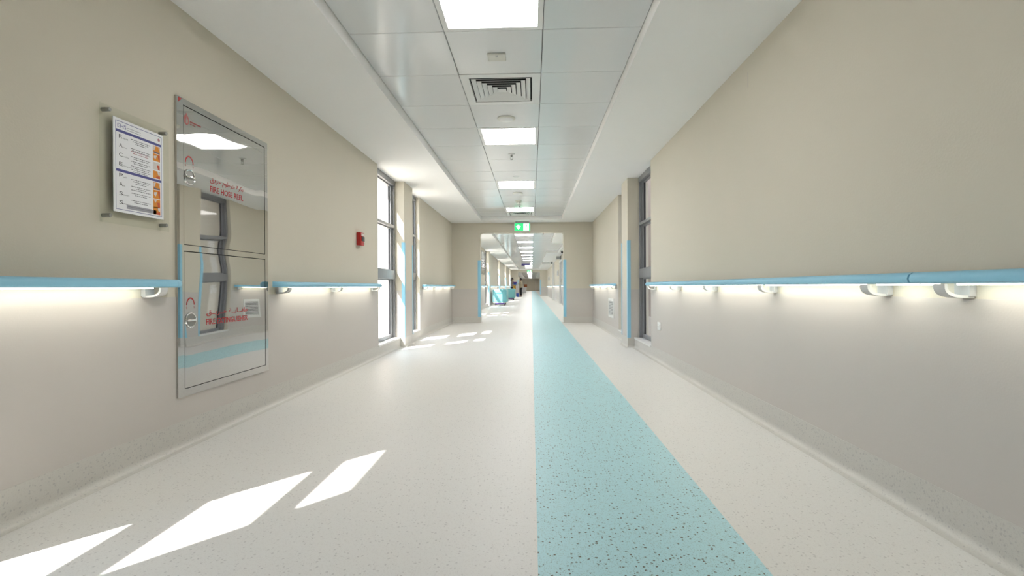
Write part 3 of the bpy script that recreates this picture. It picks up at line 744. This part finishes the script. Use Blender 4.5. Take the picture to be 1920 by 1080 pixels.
# ------------------------------------------------------------------ exit signs
def exit_sign(xc, y, ztop, w, h, label):
    t = thing('exit_sign', label, 'exit sign', (xc, y, ztop), 'green exit signs')
    zt = ztop - 0.035
    MB().box(xc - w * 0.42, xc + w * 0.42, y - 0.012, y + 0.05, zt, ztop).build('mounting_bar', 'grey_plastic', t)
    MB().bbox(xc - w / 2, xc + w / 2, y, y + 0.045, zt - h, zt, 0.006).build('housing', 'white', t, True)
    g = MB().box(xc - w / 2 + 0.008, xc + w / 2 - 0.008, y - 0.003, y + 0.001, zt - h + 0.008, zt - 0.008).build('lit_panel', 'exit_green', t)
    g['label'] = 'lit green panel with white arrow and running figure'
    cx, cz, s = xc - w * 0.24, zt - h * 0.5, h * 0.30
    arrow = [(-0.35, 1.0), (0.35, 1.0), (0.35, 0.35), (1.0, 0.35), (0.0, -1.05), (-1.0, 0.35), (-0.35, 0.35)]
    MB().poly([(cx + a * s, y - 0.003, cz + c * s) for a, c in arrow], (0, -1, 0), 0.001).build('down_arrow', 'exit_white', g)
    dx = xc + w * 0.24
    MB().box(dx - w * 0.17, dx + w * 0.17, y - 0.004, y - 0.003, zt - h * 0.90, zt - h * 0.10).build('doorway', 'exit_white', g)
    man = MB(); zc = zt - h * 0.5; k = h * 0.30
    hd = [(0.25 + 0.2 * math.cos(a), 0.95 + 0.2 * math.sin(a)) for a in [2 * PI * i / 10 for i in range(10)]]
    for pts in (hd, [(0.0, 0.7), (0.3, 0.65), (0.12, 0.0), (-0.2, 0.05)], [(0.25, 0.65), (0.7, 0.3), (0.62, 0.2), (0.2, 0.45)], [(0.0, 0.7), (-0.55, 0.5), (-0.55, 0.36), (0.0, 0.5)],
                [(0.12, 0.05), (0.5, -0.4), (0.38, -0.9), (0.22, -0.88), (0.3, -0.42), (-0.08, 0.0)], [(-0.2, 0.08), (0.0, 0.0), (-0.3, -0.5), (-0.8, -0.6), (-0.8, -0.45), (-0.4, -0.36)]):
        man.poly([(dx + a * k, y - 0.004, zc + c * k) for a, c in pts], (0, -1, 0), 0.0008)
    man.build('running_figure', 'exit_green', g)
exit_sign(-0.205, 11.02, SOF, 0.365, 0.185, 'lit green and white exit sign above the corridor opening')
exit_sign(-0.2, 42.75, SOF, 0.40, 0.20, 'small distant green exit sign above the far opening')

# ------------------------------------------------------------------ hanging sign, cameras, boards of the second corridor
hs = thing('hanging_sign', 'navy blue sign hanging from the ceiling beyond the opening', 'sign', (-0.33, 30.0, TILE))
MB().box(-0.60, -0.05, 29.98, 30.02, 2.25, TILE - 0.001).build('sign_rail', 'pale_grey', hs)
MB().box(-0.62, -0.10, 29.97, 30.03, 2.12, 2.25).build('sign_panel', 'navy', hs)
MB().box(-0.10, 0.0, 29.97, 30.03, 2.12, 2.25).build('sign_end', 'exit_white', hs)

def dome_camera(x, y, z, label):
    t = thing('dome_camera', label, 'camera', (x, y, z), 'black dome cameras')
    MB().lathe((x, y, z), [(0.07, 0), (0.07, -0.03), (0.06, -0.035)]).build('base', 'grey_plastic', t, True)
    MB().lathe((x, y, z), [(0.058, -0.034), (0.055, -0.07), (0.035, -0.10), (0.008, -0.112)]).build('dome', 'black', t, True)
dome_camera(1.27, 20.2, SOF, 'black dome camera under the right soffit beyond the opening')
dome_camera(1.20, 29.2, SOF, 'black dome camera beside the white pilaster')
cs = thing('projecting_sign', 'small dark sign projecting over the grey double door', 'sign', (R, 23.2, 2.1))
MB().box(R - 0.22, R - 0.001, 23.18, 23.22, 2.12, 2.26).build('panel', 'grey_plastic', cs)
MB().box(R - 0.02, R - 0.001, 23.15, 23.25, 2.08, 2.28).build('wall_plate', 'black', cs)
def board(x, out, y0, y1, z0, z1, label, m='board', fm='grey_metal', nm='wall_board', cat='board'):
    t = thing(nm, label, cat, (x, (y0 + y1) / 2, z0))
    e = 0.03
    f = MB(); xi = x - out * 0.025
    f.box(x - out * 0.003, xi, y0, y0 + e, z0, z1); f.box(x - out * 0.003, xi, y1 - e, y1, z0, z1); f.box(x - out * 0.003, xi, y0 + e, y1 - e, z0, z0 + e); f.box(x - out * 0.003, xi, y0 + e, y1 - e, z1 - e, z1)
    f.build('frame', fm, t); MB().box(x - out * 0.003, x - out * 0.018, y0 + e, y1 - e, z0 + e, z1 - e).build('panel', m, t)
board(L, -1, 17.7, 18.9, 1.30, 2.16, 'framed dark grey glass board on the left wall beyond the opening')
board(R, 1, 25.3, 26.6, 1.40, 1.68, 'small grey sign board on the right wall above the handrail', 'grey_plastic', 'pale_grey')
board(R, 1, 38.5, 40.4, 1.32, 1.62, 'tiny grey sign board far along the right wall', 'grey_plastic', 'pale_grey')

# ------------------------------------------------------------------ covered trolleys
def caster(b, x, y, parent):
    MB().lathe((x, y, 0.05), [(0.048, -0.016), (0.05, -0.010), (0.05, 0.010), (0.048, 0.016)], 'x', 16).build('wheel', 'black', parent, True)
    MB().box(x - 0.024, x + 0.024, y - 0.02, y + 0.02, 0.075, 0.125).build('caster_fork', 'grey_metal', parent)
def trolley(x0, x1, y0, y1, h, label):
    t = thing('linen_trolley', label, 'trolley', ((x0 + x1) / 2, (y0 + y1) / 2, 0), 'teal covered trolleys')
    MB().bbox(x0, x1, y0, y1, 0.13, h, 0.07, 4).build('cover', 'teal_cover', t, True)
    # pale edging hoops front and back
    for yy in (y0 + 0.02, y1 - 0.02):
        zc = (0.13 + h) / 2; hx, hz, rr = (x1 - x0) / 2 + 0.004, (h - 0.13) / 2 + 0.004, 0.075; pts = []
        for qx, qz, a0 in ((1, 1, 0), (-1, 1, PI / 2), (-1, -1, PI), (1, -1, 1.5 * PI)):
            for i in range(5):
                a = a0 + PI / 2 * i / 4
                pts.append(((x0 + x1) / 2 + qx * (hx - rr) + rr * math.cos(a), yy, zc + qz * (hz - rr) + rr * math.sin(a)))
        MB().tube(pts + [pts[0]], 0.012, 8).build('edging', 'teal_dark', t, True)
    MB().box(x0 + 0.06, x1 - 0.06, y0 + 0.06, y1 - 0.06, 0.115, 0.135).build('base_frame', 'pale_grey', t)
    MB().bbox(x0 + 0.12, x1 - 0.10, y0 + 0.05, y0 + 0.10, 0.055, 0.115, 0.01).build('foot_pedal', 'purple', t)
    for sx in (x0 + 0.1, x1 - 0.1):
        for sy in (y0 + 0.12, y1 - 0.12): caster(None, sx, sy, t)
    MB().tube([(x0 + 0.12, y0 - 0.005, h - 0.14), (x0 + 0.12, y0 - 0.04, h - 0.13), (x1 - 0.12, y0 - 0.04, h - 0.13), (x1 - 0.12, y0 - 0.005, h - 0.14)], 0.009, 8).build('push_bar', 'teal_cover', t, True)
trolley(-1.73, -1.10, 21.6, 22.75, 0.72, 'nearer teal covered trolley by the left wall beyond the opening')
trolley(-1.70, -1.04, 30.2, 31.4, 0.70, 'farther teal covered trolley, in front of the two people')

# cleaning trolley
ct = thing('cleaning_trolley', 'grey cleaning trolley with yellow bag and blue bucket between the people', 'trolley', (-1.23, 38.9, 0))
MB().bbox(-1.51, -0.99, 38.6, 39.1, 0.14, 0.20, 0.02).build('deck', 'grey_plastic', ct, True)
MB().bbox(-1.23, -1.01, 38.6, 39.1, 0.20, 0.96, 0.03).build('cabinet_box', 'pale_grey', ct, True)
MB().bbox(-1.49, -1.00, 38.58, 39.12, 0.94, 1.0, 0.02).build('top_tray', 'grey_plastic', ct, True)
MB().loft([[(-1.37 + 0.11 * s * math.cos(a), 38.84 + 0.2 * s * math.sin(a), z) for a in [2 * PI * i / 16 for i in range(16)]] for s, z in ((0.75, 0.22), (1.0, 0.4), (1.02, 0.75), (0.9, 0.92))]).build('waste_bag', 'yellow', ct, True)
MB().lathe((-1.11, 38.44, 0.0), [(0.09, 0.02), (0.11, 0.30), (0.12, 0.31)], n=20).build('bucket', 'bucket_blue', ct, True)
MB().bbox(-1.43, -1.19, 38.66, 38.98, 1.0, 1.14, 0.03).build('tub', 'bucket_blue', ct, True)
MB().bbox(-1.45, -1.17, 38.64, 39.0, 1.14, 1.21, 0.02).build('tub_lid', 'purple', ct, True)
MB().tube([(-1.47, 38.7, 0.9), (-1.55, 38.7, 1.0), (-1.55, 39.05, 1.0), (-1.47, 39.05, 0.9)], 0.014, 8).build('handle', 'grey_metal', ct, True)
for sx in (-1.45, -1.07):
    for sy in (38.68, 39.02): caster(None, sx, sy, ct)

# far bin with a brown bag on it
fb = thing('linen_bin', 'pale grey bin far down the corridor past the people', 'bin', (-0.95, 60, 0))
MB().loft([[(-0.95 + sx * w, 60 + sy * w, z) for sx, sy in ((-1, -1), (1, -1), (1, 1), (-1, 1))] for w, z in ((0.26, 0.06), (0.30, 0.70))]).build('body', 'pale_grey', fb)
MB().bbox(-1.26, -0.64, 59.69, 60.31, 0.70, 0.75, 0.02).build('lid', 'white', fb, True)
for sx in (-1.13, -0.77): MB().lathe((sx, 59.85, 0.04), [(0.04, -0.012), (0.04, 0.012)], 'x', 14).build('wheel', 'black', fb)
bg = thing('brown_box', 'orange brown box resting on the distant pale grey bin', 'box', (-0.75, 60, 0.75))
MB().bbox(-0.95, -0.56, 59.8, 60.2, 0.75, 1.10, 0.04).build('carton', 'brown', bg, True)
MB().bbox(-0.96, -0.55, 59.79, 60.21, 1.04, 1.12, 0.03).build('lid', 'brown', bg, True)

# ------------------------------------------------------------------ people
def skin_mesh(name, verts, edges, radii, m, parent, sub=1, root=0):
    off = Vector(parent['base'])
    me = bpy.data.meshes.new(name); me.from_pydata([tuple(Vector(v) - off) for v in verts], edges, [])
    o = bpy.data.objects.new(name, me); C.objects.link(o)
    md = o.modifiers.new('skin', 'SKIN'); md.use_smooth_shade = True
    lay = me.skin_vertices[0].data
    for i, r in enumerate(radii):
        lay[i].radius = (r, r) if not isinstance(r, tuple) else r
    lay[root].use_root = True
    s = o.modifiers.new('sub', 'SUBSURF'); s.levels = sub; s.render_levels = sub
    dg = bpy.context.evaluated_depsgraph_get(); dg.update()
    out = bpy.data.meshes.new_from_object(o.evaluated_get(dg))
    bpy.data.objects.remove(o); bpy.data.meshes.remove(me)
    out.name = name; out.materials.clear(); out.materials.append(M[m])
    for p in out.polygons: p.use_smooth = True
    q = bpy.data.objects.new(name, out); C.objects.link(q); q.parent = parent; q['base'] = tuple(off)
    return q

def person(loc, face, H, hands, top, bottom, label, long_hair):
    """face: heading of the person (radians, 0 = +X); hands: two hand targets in local coordinates (forward, left, up)"""
    t = thing('person', label, 'person', loc)
    fx, fy = math.cos(face), math.sin(face)
    def w(f, l, u): return (loc[0] + fx * f - fy * l, loc[1] + fy * f + fx * l, loc[2] + u * H)
    V, E, Rr = [], [], []
    def v(p, r, link=None):
        V.append(w(*p)); Rr.append(r)
        if link is not None: E.append((link, len(V) - 1))
        return len(V) - 1
    pel = v((0, 0, 0.53), 0.105); waist = v((0, 0, 0.62), 0.10, pel); ch = v((0.01, 0, 0.74), 0.115, waist); nk0 = v((0, 0, 0.815), 0.075, ch)
    nk = v((0.005, 0, 0.855), 0.05, nk0); jaw = v((0.03, 0, 0.88), 0.058, nk); hd = v((0.015, 0, 0.935), 0.084, jaw); v((0.01, 0, 0.985), 0.055, hd)
    v((0.105, 0, 0.918), 0.014, hd)                       # nose
    arms = []
    for s, tgt in ((1, hands[0]), (-1, hands[1])):
        sh = v((0, s * 0.165, 0.80), 0.058, ch); sp = Vector((0, s * 0.165, 0.80 * H)); tp = Vector((tgt[0], tgt[1], tgt[2] * H))
        el = (sp + tp) / 2 + Vector((-0.05, s * 0.06, -0.07))
        e = v((el.x, el.y, el.z / H), 0.042, sh); wr = v(tgt, 0.028, e)
        d = (tp - el).normalized(); side = Vector((0, 0, 1)).cross(d).normalized()
        palm = tp + d * 0.055; pm = v((palm.x, palm.y, palm.z / H), (0.030, 0.020), wr)
        for k, ln in ((-1.5, 0.055), (-0.5, 0.068), (0.5, 0.072), (1.5, 0.060)):
            a = palm + side * k * 0.016 + d * 0.03; b = a + d * ln * 0.55; c = b + d * ln * 0.4 + Vector((0, 0, -0.02))
            i0 = v((a.x, a.y, a.z / H), 0.009, pm); i1 = v((b.x, b.y, b.z / H), 0.008, i0); v((c.x, c.y, c.z / H), 0.007, i1)
        a = tp + d * 0.02 + side * 0.032; b = a + d * 0.03 + side * 0.018; i0 = v((a.x, a.y, a.z / H), 0.010, wr); v((b.x, b.y, b.z / H), 0.009, i0)
        arms.append((sp, el, tp))
    legs = []
    for s in (1, -1):
        hp = v((0, s * 0.08, 0.48), 0.07, pel); kn = v((0.015, s * 0.095, 0.285), 0.056, hp); an = v((-0.01, s * 0.10, 0.05), 0.038, kn)
        v((0.12, s * 0.115, 0.022), 0.032, an); v((-0.045, s * 0.10, 0.026), 0.034, an)
        legs.append(s)
    skin_mesh('body', V, E, Rr, 'skin', t)
    # tunic with sleeves
    V, E, Rr = [], [], []
    a0 = v((0, 0, 0.43), 0.175); a1 = v((0, 0, 0.53), 0.170, a0); a2 = v((0, 0, 0.62), 0.152, a1); a3 = v((0.01, 0, 0.74), 0.158, a2); a4 = v((0, 0, 0.815), 0.10, a3)
    for s, (sp, el, tp) in zip((1, -1), arms):
        i = v((0, s * 0.17, 0.80), 0.078, a3); j = v((el.x, el.y, el.z / H), 0.058, i); k_ = el.lerp(tp, 0.8); v((k_.x, k_.y, k_.z / H), 0.046, j)
    skin_mesh('tunic', V, E, Rr, top, t)
    V, E, Rr = [], [], []
    p0 = v((0, 0, 0.52), 0.12)
    for s in (1, -1):
        h = v((0, s * 0.075, 0.47), 0.092, p0); k_ = v((0.012, s * 0.097, 0.285), 0.075, h); v((-0.008, s * 0.10, 0.055), 0.062, k_)
    skin_mesh('trousers', V, E, Rr, bottom, t)
    for s in (1, -1):
        V, E, Rr = [], [], []
        p0 = v((-0.05, s * 0.10, 0.028), 0.042); v((0.05, s * 0.108, 0.030), 0.044, p0); v((0.14, s * 0.116, 0.024), 0.036, 1)
        skin_mesh('shoe', V, E, Rr, 'cloth_black', t)
    V, E, Rr = [], [], []
    hc = Vector(w(-0.012, 0, 0.945)); rows = []                    # rounded cap of hair, lower at the back of the head
    for i in range(9):
        a = PI / 2 * i / 8; ring = []
        for j in range(18):
            b_ = 2 * PI * j / 18; f_, l_ = math.cos(b_), math.sin(b_)
            drop = -0.07 if f_ < 0.2 else 0.035
            zz = drop + (0.105 - drop) * math.sin(a)
            ring.append((hc.x + (fx * f_ - fy * l_) * 0.098 * max(math.cos(a), 0.05), hc.y + (fy * f_ + fx * l_) * 0.098 * max(math.cos(a), 0.05), hc.z + zz))
        rows.append(ring)
    hm = MB().loft(rows)
    if long_hair:
        hm.tube([w(-0.06, 0, 0.92), w(-0.085, 0.02, 0.86), w(-0.07, 0.05, 0.79), w(0.02, 0.13, 0.73), w(0.09, 0.12, 0.66)], [0.07, 0.07, 0.06, 0.045, 0.02], 10)
    hm.build('hair', 'hair', t, True)
    for s in (1, -1):
        c = w(0.088, s * 0.032, 0.94); MB().lathe(c, [(0.002, -0.008), (0.009, -0.004), (0.009, 0.004), (0.002, 0.008)], 'z', 8).build('eye', 'black', t, True)
        c = w(0.01, s * 0.088, 0.93); MB().lathe(c, [(0.004, -0.03), (0.014, -0.015), (0.015, 0.012), (0.005, 0.028)], 'z', 8).build('ear', 'skin', t, True)
    a, b = w(0.098, -0.022, 0.893), w(0.098, 0.022, 0.893)
    MB().tube([a, w(0.106, 0, 0.892), b], 0.005, 6).build('mouth', 'red_logo', t, True)
    return t
person((-1.58, 39.95, 0), -0.25, 1.56, ((0.26, 0.12, 0.62), (0.28, -0.12, 0.60)), 'cloth_grey', 'cloth_black', 'person in grey brown tunic with long black hair behind the cleaning trolley', True)
person((-0.88, 39.65, 0), PI + 0.45, 1.50, ((0.24, 0.14, 0.70), (-0.10, -0.30, 0.62)), 'cloth_tan', 'cloth_black', 'person in tan tunic and black trousers reaching towards the cleaning trolley', False)

# ------------------------------------------------------------------ outside
struct(MB().box(-60, 60, -60, 140, -0.35, -0.2).build('ground', 'ground'), 'pale paving outside the windows', 'ground')
up = MB(); up.box(L - 0.48, R + 0.48, YB - 0.1, YE + 0.1, 2.635, 9.0); up.box(L - 0.121, R + 0.121, YB - 0.1, YE + 0.1, ZT + 0.06, 2.64)  # unseen mass added to keep sun off the right side and trim the patches
struct(up.build('sun_block_upper', 'outside'), 'unseen upper block added above the corridor to stop the sun', 'wall')
wl = struct(MB().box(-2.15, -3.7, 9.2, 9.6, -0.2, 6).build('wall_outside_left', 'outside'), 'sunlit rendered wall seen through the left window', 'wall')
MB().box(-2.1, -3.0, 8.15, 9.2, 2.95, 3.3).build('shade_block', 'outside', wl)  # unseen block added to cast the slanted shade on this outside wall
struct(MB().box(4.0, 4.3, 2, 60, -0.2, 7).build('wall_outside_right', 'outside'), 'shaded rendered wall seen through the right windows', 'wall')

for o in list(bpy.data.objects):
    if 'base' in o: del o['base']
